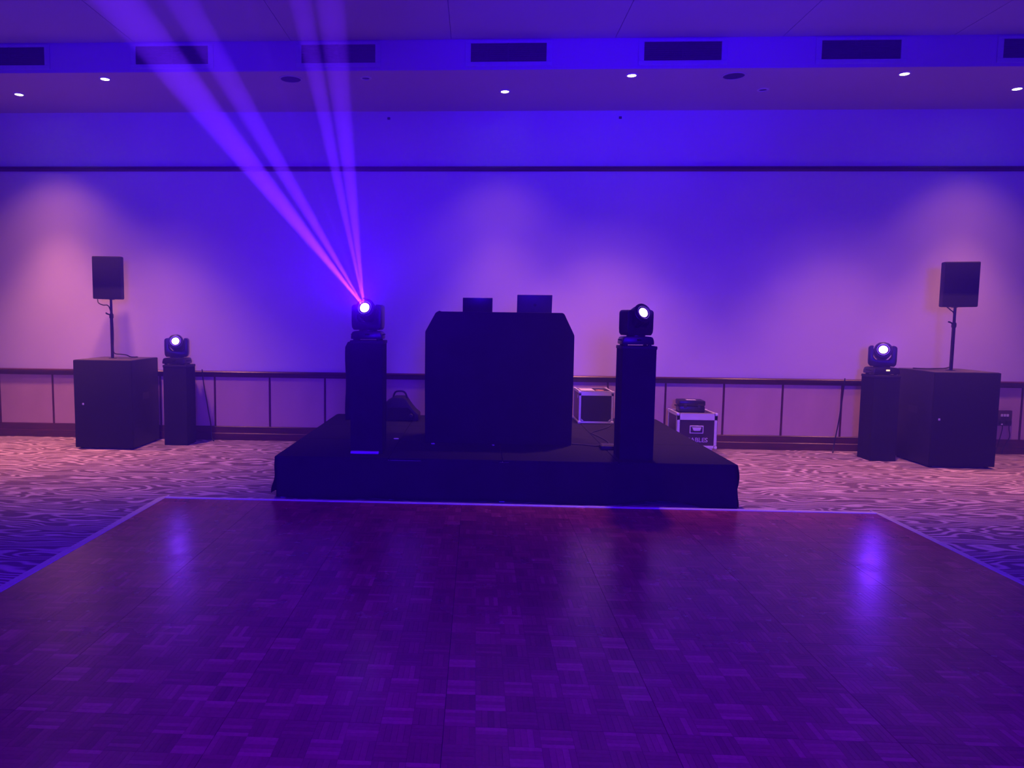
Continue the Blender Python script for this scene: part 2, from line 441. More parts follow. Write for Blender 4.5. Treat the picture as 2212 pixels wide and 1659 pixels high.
def block_mesh(name, blocks, rng):
    bm = bmesh.new(); lay = bm.faces.layers.float.new('tone')
    for x, y, h in blocks: strip_boxes(bm, lay, x, y, h, rng, BW, BD)
    me = bpy.data.meshes.new(name); bm.to_mesh(me); bm.free(); me.materials.append(M['parquet'])
    return me
rng = random.Random(3)
variants = {h: [block_mesh('parquet_block', [(0, 0, h)], rng) for _ in range(14)] for h in (True, False)}
cells = []
for i in range(NPX):
    for j in range(NPY):
        for a in range(NB):
            for c in range(NB):
                x, y = DX0 + i * PW + .0007 + a * BW, DY0 + j * PD + .0007 + c * BD
                v = Vector((x + BW / 2, y + BD / 2, DZ)) - Vector((0, 0, 1.6))
                dz = v.dot(FWD)
                px = 946.25 + F_PX * v.dot(RIGHT) / dz if dz > 0.3 else -9999
                py = 830 + F_PX * v.dot(DOWN) / dz if dz > 0.3 else 9999
                vis = -30 < px < 2242 and py < 1690
                cells.append((0 if vis else 1, v.length, x, y, (a + c + i + j) % 2 == 0, (i, j)))
cells.sort(key=lambda q: q[:2])
for vis, d, x, y, h, pk in cells[:300]:
    o = bpy.data.objects.new('parquet_block', rng.choice(variants[h])); COL.objects.link(o)
    o.parent = panels[pk]; o.location = Vector((x, y, 0)) - wloc(panels[pk])
rest = bpy.data.objects.new('parquet_blocks', block_mesh('parquet_blocks', [(x, y, h) for _, _, x, y, h, _ in cells[300:]], rng))
COL.objects.link(rest); rest.parent = df; rest.location = -wloc(df); rest['kind'] = 'stuff'
RW = 0.11
z1 = DZ + .001
build('edge_ramp', MB().prism([(DX0 - RW, 0), (DX0, 0), (DX0, z1), (DX0 - .012, z1), (DX0 - RW, .004)], 'y', DY0, DY1 + RW), M['ramp'], df)
build('edge_ramp', MB().prism([(DX1, 0), (DX1 + RW, 0), (DX1 + RW, .004), (DX1 + .012, z1), (DX1, z1)], 'y', DY0, DY1 + RW), M['ramp'], df)
build('edge_ramp', MB().prism([(DY1, 0), (DY1 + RW, 0), (DY1 + RW, .004), (DY1 + .045, z1 + .004), (DY1 + .004, z1 + .004), (DY1, z1)], 'x', DX0, DX1), M['alu'], df)

# ------------------------------------------------------------------ stage
SX0, SX1, SY0, SY1, SZ = -1.757, 2.240, 6.46, 9.43, 0.380
stage = thing('stage', ((SX0 + SX1) / 2, (SY0 + SY1) / 2, 0), 'low black carpeted stage platform with hanging black skirt', 'stage')
dw, dd = (SX1 - SX0) / 4, (SY1 - SY0) / 3
dp = lp = None
for i in range(4):
    for j in range(3):
        xa, ya = SX0 + i * dw, SY0 + j * dd
        if dp is None:
            dp = build('deck_panel', MB().box(xa + .0025, xa + dw - .0025, ya + .0025, ya + dd - .0025, SZ - .02, SZ, .003, 1), M['stagecarpet'], stage, origin=(xa, ya, 0))
        else: place(dp, 'deck_panel', (xa, ya, 0), stage)
fr = MB()
for (a, b_, c, d_) in ((SX0 + .06, SX1 - .06, SY0, SY0 + .05), (SX0 + .06, SX1 - .06, SY1 - .05, SY1), (SX0 + .01, SX0 + .06, SY0 + .05, SY1 - .05), (SX1 - .06, SX1 - .01, SY0 + .05, SY1 - .05)):
    fr.box(a, b_, c, d_, SZ - .10, SZ - .0205)
build('deck_frame', fr, M['alu'], stage)
for i in range(5):
    for j in range(4):
        xa = SX0 + .03 + i * (SX1 - SX0 - .11) / 4; ya = SY0 + .03 + j * (SY1 - SY0 - .11) / 3
        if lp is None: lp = build('leg', MB().box(xa, xa + .05, ya, ya + .05, 0, SZ - .101, .004, 1), M['alu'], stage, origin=(xa, ya, 0))
        else: place(lp, 'leg', (xa, ya, 0), stage)

def hang(mb, length, at, out, folds, seed, flare, ztop, zbot, nu=160, nv=12):
    """cloth hanging from an edge: at(t) gives the edge point, out the outward direction"""
    r = random.Random(seed); ph = [r.random() * 6.28 for _ in range(4)]
    def f(u, v):
        p = Vector(at(u)); d = v ** 1.2
        s = u * length
        wv = .010 * math.sin(folds * s + ph[0]) + .007 * math.sin(folds * 2.3 * s + ph[1]) + .010 * math.sin(folds * .41 * s + ph[2])
        off = .004 + d * (.012 + wv + flare(u))
        zb = zbot(u)
        return p + Vector(out) * off + Vector((0, 0, ztop(u) * (1 - v) + zb * v))
    mb.grid(f, nu, nv)
    return mb
def solid(o, th=.003):
    md = o.modifiers.new('thickness', 'SOLIDIFY'); md.thickness = th; md.offset = 0
    return o
# front skirt; the bright frame peeks out in two places where the cloth has slipped
def ztop_front(u):
    x = SX0 + u * (SX1 - SX0)
    z = SZ - .004
    for a, b_, dpt in ((-.80, -.42, .017), (.19, .33, .016), (1.16, 1.36, .012), (-.30, .1, .003)):
        if a < x < b_: z -= dpt * min(1, 8 * min(x - a, b_ - x) / (b_ - a))
    return z
def zbot_front(u):
    x = SX0 + u * (SX1 - SX0)
    z = .003 + .006 * (1 + math.sin(x * 5.1))
    if 1.25 < x < 1.95: z += .038 * math.sin((x - 1.25) / .70 * math.pi)
    if x < .9: z += .008
    return z
sk = hang(MB(), SX1 - SX0, lambda u: (SX0 + .001 + u * (SX1 - SX0 - .002), SY0, 0), (0, -1, 0), 9, 5, lambda u: .0 + .03 * max(0, (u - .9) * 10) ** 2, ztop_front, zbot_front)
solid(build('skirt_front', sk, M['blackcloth'], stage, True))
def wav(z): return .016 * math.sin(z * 26) + .010 * math.sin(z * 51 + 1)
skl = MB()
skl.grid(lambda u, v: Vector((SX0 - .004 - (v ** 2) * .03 - .012 * math.sin(v * 9) * v - .010 * v * math.sin(u * 44), SY0 - .012 + u * (SY1 - SY0), (SZ - .002) * (1 - v) + v * (.052 - .05 * min(1, u * 6)))), 120, 16)
solid(build('skirt_side', skl, M['blackcloth'], stage, True))
skr = MB()
skr.grid(lambda u, v: Vector((SX1 + .004 + .018 * math.sin(v * 5.2) * (1 - u * .7) + (max(0, v - .55) ** 1.0) * .125 * (1 - u * .8) * (1 if v < .86 else (1 - (v - .86) * 2.2)) + .010 * v * math.sin(u * 41), SY0 - .012 + u * (SY1 - SY0), (SZ - .002) * (1 - v) + v * .004)), 120, 20)
solid(build('skirt_side', skr, M['blackcloth'], stage, True))

# ------------------------------------------------------------------ plinths
def plinth(cx, yf, z0, w, h, label, tilt=0.0, flap=False, plate=False):
    t = thing('plinth', (cx, yf + w / 2, z0), label, 'plinth', 'black plinths carrying moving head lights')
    x0, x1 = cx - w / 2, cx + w / 2
    mt = Matrix.Translation((cx, yf + w / 2, z0)) @ Matrix.Rotation(tilt, 4, 'Z') @ Matrix.Translation((-cx, -(yf + w / 2), -z0))
    c = .012
    body = MB()
    # cloth-covered column: slightly waisted sides with soft folds
    r = random.Random(int(cx * 100)); ph = r.random() * 6
    n = 12
    prof = []
    for side in range(4):
        for k in range(n):
            tt = k / n
            q = ((x0 + tt * w, yf), (x1, yf + tt * w), (x1 - tt * w, yf + w), (x0, yf + w - tt * w))[side]
            nrm = ((0, -1), (1, 0), (0, 1), (-1, 0))[side]
            prof.append((q, nrm, tt))
    zs = [0, .02, .15, .35, .55, .75, .92, 1.0]
    rings = []
    for a in zs:
        ring = []
        for (qx, qy), (nx, ny), tt in prof:
            edge = min(tt, 1 - tt)
            o = (.004 * math.sin(a * 5 + ph + tt * 9) - .006 * math.sin(a * math.pi)) * min(1, edge * 8)
            ring.append(body.bm.verts.new(mt @ Vector((qx + nx * o, qy + ny * o, z0 + a * (h - .03)))))
        rings.append(ring)
    N4 = len(prof)
    for A, B in zip(rings, rings[1:]):
        for k in range(N4): body.bm.faces.new([A[k], A[(k + 1) % N4], B[(k + 1) % N4], B[k]])
    body.bm.faces.new(rings[0][::-1]); body.bm.faces.new(rings[-1])
    build('plinth_cover', body, M['blackcloth'], t, True)
    build('plinth_top', MB().box(x0 - .006, x1 + .006, yf - .006, yf + w + .006, z0 + h - .03, z0 + h, .006, 2, mtx=mt), M['blackpaint'], t, True)
    if plate: build('base_plate', MB().box(x0 + .004, x1 - .03, yf - .030, yf + .02, z0, z0 + .024, .004, 1), M['alu'], t)
    if flap:
        fl = MB()
        fl.grid(lambda u, v: Vector((x0 - .004 - .052 * min(1, u * 5) * (1 if v > .02 else .6) - .004 * math.sin(v * 9), yf + .05 + u * (w - .1), z0 + h - .02 - v * (h - .32 + .01 * math.sin(u * 8)))), 16, 16)
        o = build('cover_flap', fl, M['blackcloth'], t, True); solid(o, .012)
    return t
plinth(-0.980, 6.660, SZ, 0.290, 1.02, 'black stage plinth whose moving head throws the visible beams', flap=True, plate=True)
plinth(1.418, 6.600, SZ, 0.290, 1.00, 'black stage plinth in front of the two flight cases')
plinth(-3.713, 9.050, 0, 0.290, 1.00, 'black floor plinth right of the left subwoofer')
plinth(4.735, 8.870, 0, 0.290, 1.00, 'black floor plinth left of the right subwoofer')

# ------------------------------------------------------------------ moving head lights
def moving_head(cx, cy, z0, aim, label, scale=1.0, display=False, lens='lens'):
    t = thing('moving_head_light', (cx, cy, z0), label, 'stage light', 'moving head lights on plinths')
    aim = Vector(aim).normalized()
    pan = math.atan2(aim.x, -aim.y)
    s = scale
    T = Matrix.Translation((cx, cy, z0))
    RZ = T @ Matrix.Rotation(pan, 4, 'Z')
    # base: low chamfered housing with feet
    base = MB().prism([(-.140 * s, .012 * s), (.140 * s, .012 * s), (.140 * s, .040 * s), (.128 * s, .076 * s), (.105 * s, .084 * s), (-.105 * s, .084 * s), (-.128 * s, .076 * s), (-.140 * s, .040 * s)],
                      'y', -.120 * s, .120 * s, .008 * s, mtx=T)
    b = build('base', base, M['plastic'], t, True)
    for sx in (-1, 1):
        for sy in (-1, 1): build('foot', MB().cyl(T @ Vector((sx * .105 * s, sy * .09 * s, 0)), T @ Vector((sx * .105 * s, sy * .09 * s, .016 * s)), .018 * s, n=12), M['rubber'], t, True)
    build('display', MB().box(cx - .012 * s, cx + .028 * s, cy - .1235 * s, cy - .117 * s, z0 + .046 * s, z0 + .062 * s, .002, 1), M['display'] if display else M['screen'], t)
    for sx in (-1, 1): build('carry_handle', MB().tube([T @ Vector((sx * .137 * s, -.06 * s, .05 * s)), T @ Vector((sx * .147 * s, -.04 * s, .054 * s)), T @ Vector((sx * .147 * s, .04 * s, .054 * s)), T @ Vector((sx * .137 * s, .06 * s, .05 * s))], .006 * s), M['rubber'], t, True)
    build('pan_bearing', MB().lathe(T @ Vector((0, 0, .078 * s)), (0, 0, 1), [(0, .085 * s), (.016 * s, .082 * s), (.024 * s, .07 * s)], 28), M['plastic'], t, True)
    # yoke: U-shaped fork
    zb, zt = .094 * s, .322 * s
    wo, wi = .137 * s, .090 * s
    def arm_poly():
        P = []
        P += [(-wo + .02 * s, zb), (wo - .02 * s, zb), (wo - .004 * s, zb + .022 * s), (wo, zb + .06 * s), (wo, zt - .04 * s)]
        for k in range(6):
            a = k / 5 * math.pi / 2
            P.append((wo - .030 * s + .030 * s * math.cos(a), zt - .030 * s + .030 * s * math.sin(a)))
        P += [(wi, zt), (wi - .002 * s, zb + .105 * s), (wi - .03 * s, zb + .070 * s), (-wi + .03 * s, zb + .070 * s), (-wi + .002 * s, zb + .105 * s), (-wi, zt)]
        for k in range(6):
            a = math.pi / 2 + k / 5 * math.pi / 2
            P.append((-wo + .030 * s + .030 * s * math.cos(a), zt - .030 * s + .030 * s * math.sin(a)))
        P += [(-wo, zt - .04 * s), (-wo, zb + .06 * s), (-wo + .004 * s, zb + .022 * s)]
        return P
    build('yoke', MB().prism(arm_poly(), 'y', -.070 * s, .070 * s, .006 * s, mtx=RZ), M['plastic'], t, True)
    # head: barrel aimed along 'aim', pivot between the arms
    piv = RZ @ Vector((0, 0, .255 * s))
    hp = [(-.130 * s, 0), (-.128 * s, .045 * s), (-.118 * s, .070 * s), (-.09 * s, .083 * s), (-.02 * s, .088 * s), (.05 * s, .088 * s), (.095 * s, .080 * s), (.118 * s, .070 * s), (.122 * s, .062 * s), (.116 * s, .056 * s), (.105 * s, .054 * s)]
    h = build('head', MB().lathe(piv, aim, hp, 32), M['plastic'], t, True)
    lc = piv + aim * .106 * s
    build('lens', MB().lathe(lc, aim, [(0, .050 * s), (.004 * s, .049 * s), (.009 * s, .038 * s), (.012 * s, .02 * s), (.013 * s, 0)], 28), M[lens], h, True)
    ring = MB().lathe(piv + aim * .100 * s, aim, [(0, .0885 * s), (.008 * s, .0885 * s), (.012 * s, .084 * s), (0.0125 * s, .078 * s)], 32)
    build('front_bezel', ring, M['plastic'], h, True)
    xa = RZ.to_3x3() @ Vector((1, 0, 0))
    for sg in (-1, 1): build('tilt_hub', MB().cyl(piv + xa * sg * .082 * s, piv + xa * sg * .092 * s, .034 * s, n=20), M['plastic'], h, True)
    return t, lc + aim * .02 * s, aim

MLB = Vector((-0.970, 6.79, SZ + 1.02))
targets = {'A': (-1.903, 4.0, 3.25), 'B': (-1.48, 4.0, 3.106), 'C': (-1.19, 4.0, 3.15), 'D1': (-0.938, 4.0, 3.24), 'D2': (-0.781, 4.0, 3.238)}
ml, lml, aml = moving_head(-0.985, 6.80, SZ + 1.02, (-0.16, -0.93, 0.34), 'moving head light throwing visible purple beams up to the left', 1.0, lens='lens_angled')
mr, lmr, amr = moving_head(1.410, 6.745, SZ + 1.00, (0.36, -0.85, 0.38), 'moving head light on the stage plinth right of the booth', 0.98, lens='lens_angled')
ol, lol, aol = moving_head(-3.738, 9.20, 1.00, (0.22, -0.92, 0.30), 'moving head light beside the left loudspeaker', 1.02)
orr, lor, aor = moving_head(4.740, 9.02, 1.00, (-0.40, -0.89, 0.24), 'moving head light with glowing display beside the right loudspeaker', 1.05, True)

PURP = (0.13, 0.012, 1.0)
def child_light(o, parent):
    p = Vector(o.location); o.parent = parent; o.location = p - wloc(parent)
BE = 92000
for key, half, en in (('A', 2.3, 1.0), ('B', 1.55, .72), ('C', .5, .20), ('D1', 1.2, .70), ('D2', 1.6, .56)):
    child_light(spot('beam_light', lml, targets[key], BE * en, PURP, half * 2, .35, .008), ml)
# soft spill round each lens
for root, lc, aim, e in ((mr, lmr, amr, 40), (ol, lol, aol, 62), (orr, lor, aor, 62)):
    child_light(spot('spill_light', lc, lc + aim, e, PURP, 84, 1.0, .03), root)
child_light(spot('spill_light', lml, lml + Vector((-.1, -.76, .60)), 950, (0.06, 0.0, 1.0), 126, 1.0, .06), ml)
for tg in ((-4.012, 8.7, 1.681), (-3.817, 8.7, 1.693), (-3.73, 8.7, 1.808)):
    child_light(spot('beam_light', lol, tg, 1200, PURP, 3.2, .6, .01), ol)

# ------------------------------------------------------------------ booth with laptops
BX0, BX1, BY, BT = -0.500, 0.943, 7.300, 1.668
booth = thing('dj_booth', ((BX0 + BX1) / 2, 7.6, SZ), 'tall black booth front with cut-off top corners on the stage', 'booth')
poly = [(BX0 + .006, SZ), (BX1 - .004, SZ), (BX1, 1.0), (BX1, 1.452), (BX1 - .100, 1.655), (BX1 - .118, BT), (BX0 + .150, BT + .004), (BX0 + .138, BT + .012), (BX0 + .118, BT + .002), (BX0 + .100, 1.660), (BX0, 1.476), (BX0, 1.0)]
build('front_panel', MB().prism(poly, 'y', BY, BY + .035, .006), M['blackcloth'], booth, True)
for xa in (BX0 + .006, BX1 - .034):
    build('side_panel', MB().prism([(BY + .036, SZ), (7.95, SZ), (7.95, 1.30), (BY + .036, 1.44)], 'x', xa, xa + .028, .004), M['blackcloth'], booth)
build('table_top', MB().box(BX0 + .10, BX1 - .10, BY + .04, 7.98, 1.575, 1.600, .004, 1), M['blackpaint'], booth)
for xa in (BX0 + .12, BX1 - .16):
    for ya in (BY + .07, 7.90): build('leg', MB().box(xa, xa + .04, ya, ya + .04, SZ, 1.574, .004, 1), M['alu'], booth)

def laptop(x0, x1, ztop, material, label, logo):
    z0 = 1.600
    t = thing('laptop', ((x0 + x1) / 2, 7.78, z0), label, 'laptop', 'open laptops on the booth')
    build('base', MB().box(x0, x1, 7.70, 7.93, z0, z0 + .016, .004, 2), material, t, True)
    h = ztop - z0 - .012
    mt = Matrix.Translation((0, 7.702, z0 + .014)) @ Matrix.Rotation(math.radians(12), 4, 'X') @ Matrix.Translation((0, -7.702, -(z0 + .014)))
    lid = build('lid', MB().box(x0, x1, 7.697, 7.705, z0 + .014, z0 + .014 + h * 1.02, .0035, 2, mtx=mt), material, t, True)
    build('screen', MB().box(x0 + .01, x1 - .01, 7.7052, 7.7062, z0 + .025, z0 + h * .98, mtx=mt), M['screen'], lid)
    if logo:
        c = mt @ Vector(((x0 + x1) / 2 + .005, 7.697, z0 + .014 + h * .58)); d = mt.to_3x3() @ Vector((0, -1, 0))
        build('lid_emblem', MB().lathe(c, d, [(0, .014), (.0008, .014)], 20), M['plastic'], lid)
    return t
laptop(-0.145, 0.157, 1.815, M['plastic'], 'smaller black laptop on the left of the booth', False)
laptop(0.405, 0.757, 1.849, M['greylaptop'], 'larger grey laptop with round emblem on the booth', True)

# ------------------------------------------------------------------ subwoofers, poles, loudspeakers
def subwoofer(x0, x1, y0, y1, h, badge, label):
    t = thing('subwoofer', ((x0 + x1) / 2, (y0 + y1) / 2, 0), label, 'speaker', 'tall black subwoofers on the carpet')
    build('cabinet', MB().box(x0, x1, y0 + .02, y1, .018, h - .002, .008, 2), M['blackpaint'], t, True)
    build('top_sheet', MB().box(x0 + .012, x1 - .012, y0 + .03, y1 - .012, h - .0025, h, .001, 1), M['topply'], t)
    g = build('grille', MB().box(x0 + .002, x1 - .002, y0, y0 + .022, .022, h - .004, .006, 2), M['grille'], t, True)
    build('badge', MB().box(badge[0] - .012, badge[0] + .012, y0 - .004, y0 + .002, badge[1] - .012, badge[1] + .012, .003, 1), M['alu'], g)
    build('pole_cup', MB().lathe(((x0 + x1) / 2 - .05 * (1 if x0 < 0 else -.4), 9.05 if x0 < 0 else 8.86, h - .001), (0, 0, 1), [(0, .05), (.006, .048), (.008, .03)], 24), M['plastic'], t, True)
    for sx in (x0 + .05, x1 - .05):
        for sy in (y0 + .07, y1 - .05): build('foot', MB().cyl((sx, sy, 0), (sx, sy, .02), .022, n=14), M['rubber'], t)
    for sx, sg in ((x0, -1), (x1, 1)):
        a, b_ = (sx - .001, sx + .004) if sg < 0 else (sx - .004, sx + .001)
        build('handle', MB().box(a, b_, (y0 + y1) / 2 - .09, (y0 + y1) / 2 + .09, .58, .66, .001, 1), M['plastic'], t)
    return t
subwoofer(-4.793, -4.083, 8.675, 9.425, 1.074, (-4.682, .545), 'tall black subwoofer cabinet at the left of the stage')
subwoofer(5.050, 5.757, 8.510, 9.255, 1.070, (5.126, .544), 'tall black subwoofer cabinet at the right of the stage')

def pole(x, y, z0, z1, label, clamp):
    t = thing('speaker_pole', (x, y, z0), label, 'pole', 'poles carrying the loudspeakers')
    build('lower_tube', MB().cyl((x, y, z0), (x, y, z1 - .20), .0185, n=18), M['plastic'], t, True)
    build('upper_tube', MB().cyl((x, y, z1 - .22), (x, y, z1), .0150, n=18), M['plastic'], t, True)
    build('collar', MB().lathe((x, y, z1 - .235), (0, 0, 1), [(0, .019), (.01, .025), (.05, .025), (.06, .018)], 18), M['plastic'], t, True)
    build('clamp_lever', MB().tube([(x - .018, y - .005, z1 - .19), (x - .05, y - .02, z1 - .175), (x - .05 - clamp, y - .03, z1 - .168)], .009), M['plastic'], t, True)
    return t
pole(-4.492, 9.05, 1.082, 1.80, 'black speaker pole on the left subwoofer', .0)
pole(5.428, 8.86, 1.078, 1.79, 'black speaker pole on the right subwoofer', .03)

def loudspeaker(cx, cy, z0, w, h, d, yaw, label):
    t = thing('loudspeaker', (cx, cy, z0), label, 'speaker', 'loudspeakers on poles')
    mt = Matrix.Translation((cx, cy, z0)) @ Matrix.Rotation(yaw, 4, 'Z')
    f, bk = w / 2, w * .30
    body = MB().prism([(-f, -d / 2 + .012), (f, -d / 2 + .012), (f, -d * .12), (bk, d / 2), (-bk, d / 2), (-f, -d * .12)], 'z', 0, h, .012, mtx=mt)
    build('cabinet', body, M['blackpaint'], t, True)
    build('grille', MB().box(-f + .006, f - .006, -d / 2, -d / 2 + .016, .008, h - .008, .007, 2, mtx=mt), M['grille'], t, True)
    build('top_handle', MB().box(-.07, .07, -.02, .02, h - .001, h + .004, .0018, 1, mtx=mt), M['plastic'], t)
    build('pole_socket', MB().lathe(mt @ Vector((0, 0.02, .001)), (0, 0, -1), [(0, .034), (.008, .032)], 20), M['plastic'], t, True)
    return t
loudspeaker(-4.479, 9.03, 1.800, .338, .512, .30, math.radians(7), 'black loudspeaker on the pole at the left')
loudspeaker(5.422, 8.85, 1.790, .352, .502, .30, math.radians(-13), 'black loudspeaker on the pole at the right')

def cable(pts, r, label, sub=8):
    o = build('cable', MB().tube(pts, r, 8, sub), M['rubber'], None, True, origin=pts[-1])
    return tag(o, label, 'cable', 'black cables')
cable([(-4.655, 9.04, 1.80), (-4.635, 9.02, 1.755), (-4.575, 9.01, 1.728), (-4.520, 9.015, 1.725), (-4.495, 9.022, 1.68), (-4.468, 9.026, 1.55), (-4.462, 9.025, 1.35), (-4.468, 9.026, 1.20), (-4.455, 9.03, 1.138), (-4.39, 9.06, 1.125), (-4.34, 9.10, 1.115), (-4.31, 9.16, 1.088), (-4.29, 9.30, 1.081)], .0065, 'black cable running down the left speaker pole')
cable([(5.345, 8.87, 1.79), (5.375, 8.85, 1.755), (5.405, 8.835, 1.70), (5.409, 8.835, 1.45), (5.409, 8.835, 1.16), (5.385, 8.85, 1.10), (5.28, 8.92, 1.084), (5.18, 8.96, 1.080), (5.12, 9.06, 1.078)], .0065, 'black cable running down the right speaker pole')
cable([(-3.485, 9.36, .93), (-3.478, 9.40, .72), (-3.46, 9.44, .52), (-3.44, 9.45, .36), (-3.42, 9.46, .22), (-3.40, 9.44, .05), (-3.36, 9.40, .006)], .007, 'black cable hanging behind the left floor plinth')
cable([(4.455, 9.28, .93), (4.458, 9.32, .70), (4.46, 9.38, .42), (4.45, 9.42, .20), (4.43, 9.42, .05), (4.40, 9.36, .006)], .007, 'black cable hanging behind the right floor plinth')
cable([(1.60, 8.84, SZ + .006), (1.50, 8.55, SZ + .006), (1.27, 8.16, SZ + .006), (1.26, 8.05, SZ + .006), (1.31, 7.78, SZ + .006), (1.33, 7.5, SZ + .006), (1.30, 7.29, SZ + .006), (1.28, 7.19, SZ + .02)], .006, 'thin cable snaking over the stage from the aluminium-edged case')
cable([(0.95, 7.36, SZ + .006), (1.05, 7.33, SZ + .006), (1.16, 7.26, SZ + .006), (1.20, 7.19, SZ + .02)], .006, 'short cable on the stage from the booth to the adapter')

ad = thing('power_adapter', (1.25, 7.13, SZ), 'low black power adapter on the stage beside the right plinth', 'adapter')
build('adapter_body', MB().box(1.185, 1.335, 7.06, 7.19, SZ, SZ + .045, .014, 3), M['rubber'], ad, True)
build('adapter_lid', MB().box(1.20, 1.32, 7.075, 7.175, SZ + .0445, SZ + .049, .002, 1), M['plastic'], ad)

# ------------------------------------------------------------------ flight cases
def flight_case(x0, x1, y0, y1, z0, z1, rail_w, lid, label, kind):
    t = thing('flight_case', ((x0 + x1) / 2, (y0 + y1) / 2, z0), label, 'flight case', 'aluminium edged flight cases')
    e = .004
    build('case_body', MB().box(x0 + e, x1 - e, y0 + e, y1 - e, z0 + e, z1 - e), M['laminate'], t)
    r = rail_w
    th = .0035
    def angle(name, ax, cy, cz, sy, sz, a0, a1, r1=None, r2=None):
        # L-profile running along an axis at an edge
        r1 = r1 or r; r2 = r2 or r
        mb = MB()
        if ax == 'x':
            mb.box(a0, a1, min(cy, cy + sy * r2), max(cy, cy + sy * r2), min(cz, cz + sz * th), max(cz, cz + sz * th))
            mb.box(a0, a1, min(cy, cy + sy * th), max(cy, cy + sy * th), min(cz, cz + sz * r1), max(cz, cz + sz * r1))
        elif ax == 'y':
            mb.box(min(cy, cy + sy * r2), max(cy, cy + sy * r2), a0, a1, min(cz, cz + sz * th), max(cz, cz + sz * th))
            mb.box(min(cy, cy + sy * th), max(cy, cy + sy * th), a0, a1, min(cz, cz + sz * r1), max(cz, cz + sz * r1))
        else:
            mb.box(min(cy, cy + sy * r2), max(cy, cy + sy * r2), min(cz, cz + sz * th), max(cz, cz + sz * th), a0, a1)
            mb.box(min(cy, cy + sy * th), max(cy, cy + sy * th), min(cz, cz + sz * r1), max(cz, cz + sz * r1), a0, a1)
        build(name, mb, M['alu'], t)
    for yy, sy in ((y0, 1), (y1, -1)):
        angle('edge_rail', 'x', yy, z1, sy, -1, x0 + th, x1 - th, lid, r)
        angle('edge_rail', 'x', yy, z0, sy, 1, x0 + th, x1 - th)
    for xx, sx in ((x0, 1), (x1, -1)):
        angle('edge_rail', 'y', xx, z1, sx, -1, y0 + th, y1 - th)
        angle('edge_rail', 'y', xx, z0, sx, 1, y0 + th, y1 - th)
        for yy, sy in ((y0, 1), (y1, -1)): angle('edge_rail', 'z', xx, yy, sx, sy, z0 + th, z1 - th)
    for xx, sx in ((x0, 1), (x1, -1)):
        for yy, sy in ((y0, 1), (y1, -1)):
            for zz, sz in ((z0, 1), (z1, -1)):
                c = Vector((xx + sx * .012, yy + sy * .012, zz + sz * .012))
                build('ball_corner', MB().box(c.x - .018, c.x + .018, c.y - .018, c.y + .018, c.z - .018, c.z + .018, .009, 2), M['alu'], t, True)
    return t
fc1 = flight_case(1.215, 1.622, 8.865, 9.36, SZ + .0062, SZ + .387, .026, .050, 'aluminium-edged flight case standing on the stage behind the booth', 0)
yf = 8.865
build('recess_panel', MB().box(1.245, 1.592, yf - .0005, yf + .006, SZ + .032, SZ + .332, .002, 1), M['grille'], fc1)
for sx, (xx, zz) in enumerate(((1.248, SZ + .034), (1.589, SZ + .034))):
    s_ = 1 if sx == 0 else -1
    build('corner_brace', MB().prism([(xx, zz), (xx + s_ * .03, zz), (xx, zz + .03)], 'y', yf - .002, yf), M['alu'], fc1)
build('case_latch', MB().box(1.2115, 1.2155, 8.93, 8.97, SZ + .30, SZ + .34, .0015, 1), M['alu'], fc1)
pp = tag(build('paper_sheet', MB().box(1.25, 1.41, 8.93, 9.22, SZ + .3885, SZ + .390), M['paper'], None, origin=(1.33, 9.07, SZ + .3885)), 'white sheet of paper lying on the stage flight case', 'paper')
st = tag(build('orange_tag', MB().lathe((1.475, 9.00, SZ + .3885), (0, 0, 1), [(0, .055), (.002, .055), (.004, .035), (.004, 0)], 9), M['sticker'], None, origin=(1.475, 9.0, SZ + .3885)), 'small orange crumpled tag on top of the stage flight case', 'tag')

fc2 = flight_case(2.372, 2.842, 8.90, 9.33, .105, .521, .034, .078, 'flight case stencilled with lettering beside the right rear of the stage', 1)
yf = 8.90
hb = build('handle_dish', MB().box(2.523, 2.682, yf - .005, yf + .003, .284, .376, .002, 1), M['alu'], fc2)
build('dish_recess', MB().box(2.533, 2.672, yf - .0062, yf - .0045, .294, .366, .0005, 1), M['ventdark'], hb)
build('dish_pull', MB().box(2.548, 2.657, yf - .010, yf - .006, .316, .356, .0015, 1), M['alu'], hb)
build('dish_grip', MB().tube([(2.545, yf - .012, .352), (2.56, yf - .016, .316), (2.60, yf - .018, .306), (2.645, yf - .016, .316), (2.66, yf - .012, .352)], .006), M['rubber'], hb, True)
cu = bpy.data.curves.new('stencil_lettering', 'FONT'); cu.body = 'CABLES'; cu.size = .078; cu.align_x = 'CENTER'; cu.align_y = 'CENTER'
cu.extrude = .0006; cu.offset = .0012; cu.space_character = .98; cu.resolution_u = 4
tmp = bpy.data.objects.new('tmp_text', cu); COL.objects.link(tmp)
bpy.context.view_layer.update()
me = bpy.data.meshes.new_from_object(tmp.evaluated_get(bpy.context.evaluated_depsgraph_get()))
bpy.data.objects.remove(tmp); me.name = 'stencil_lettering'
me.materials.clear(); me.materials.append(M['stencil'])
xs = [v.co.x for v in me.vertices]; ys = [v.co.y for v in me.vertices]
kx, ky = .252 / (max(xs) - min(xs)), .054 / (max(ys) - min(ys))
cxm, cym = (max(xs) + min(xs)) / 2, (max(ys) + min(ys)) / 2
for v in me.vertices: v.co = Vector(((v.co.x - cxm) * kx, -v.co.z, (v.co.y - cym) * ky))
tx = bpy.data.objects.new('stencil_lettering', me); COL.objects.link(tx); tx.parent = fc2
tx.location = Vector((2.611, 8.9028, .206)) - wloc(fc2); tx['label'] = 'grey stencilled word CABLES'
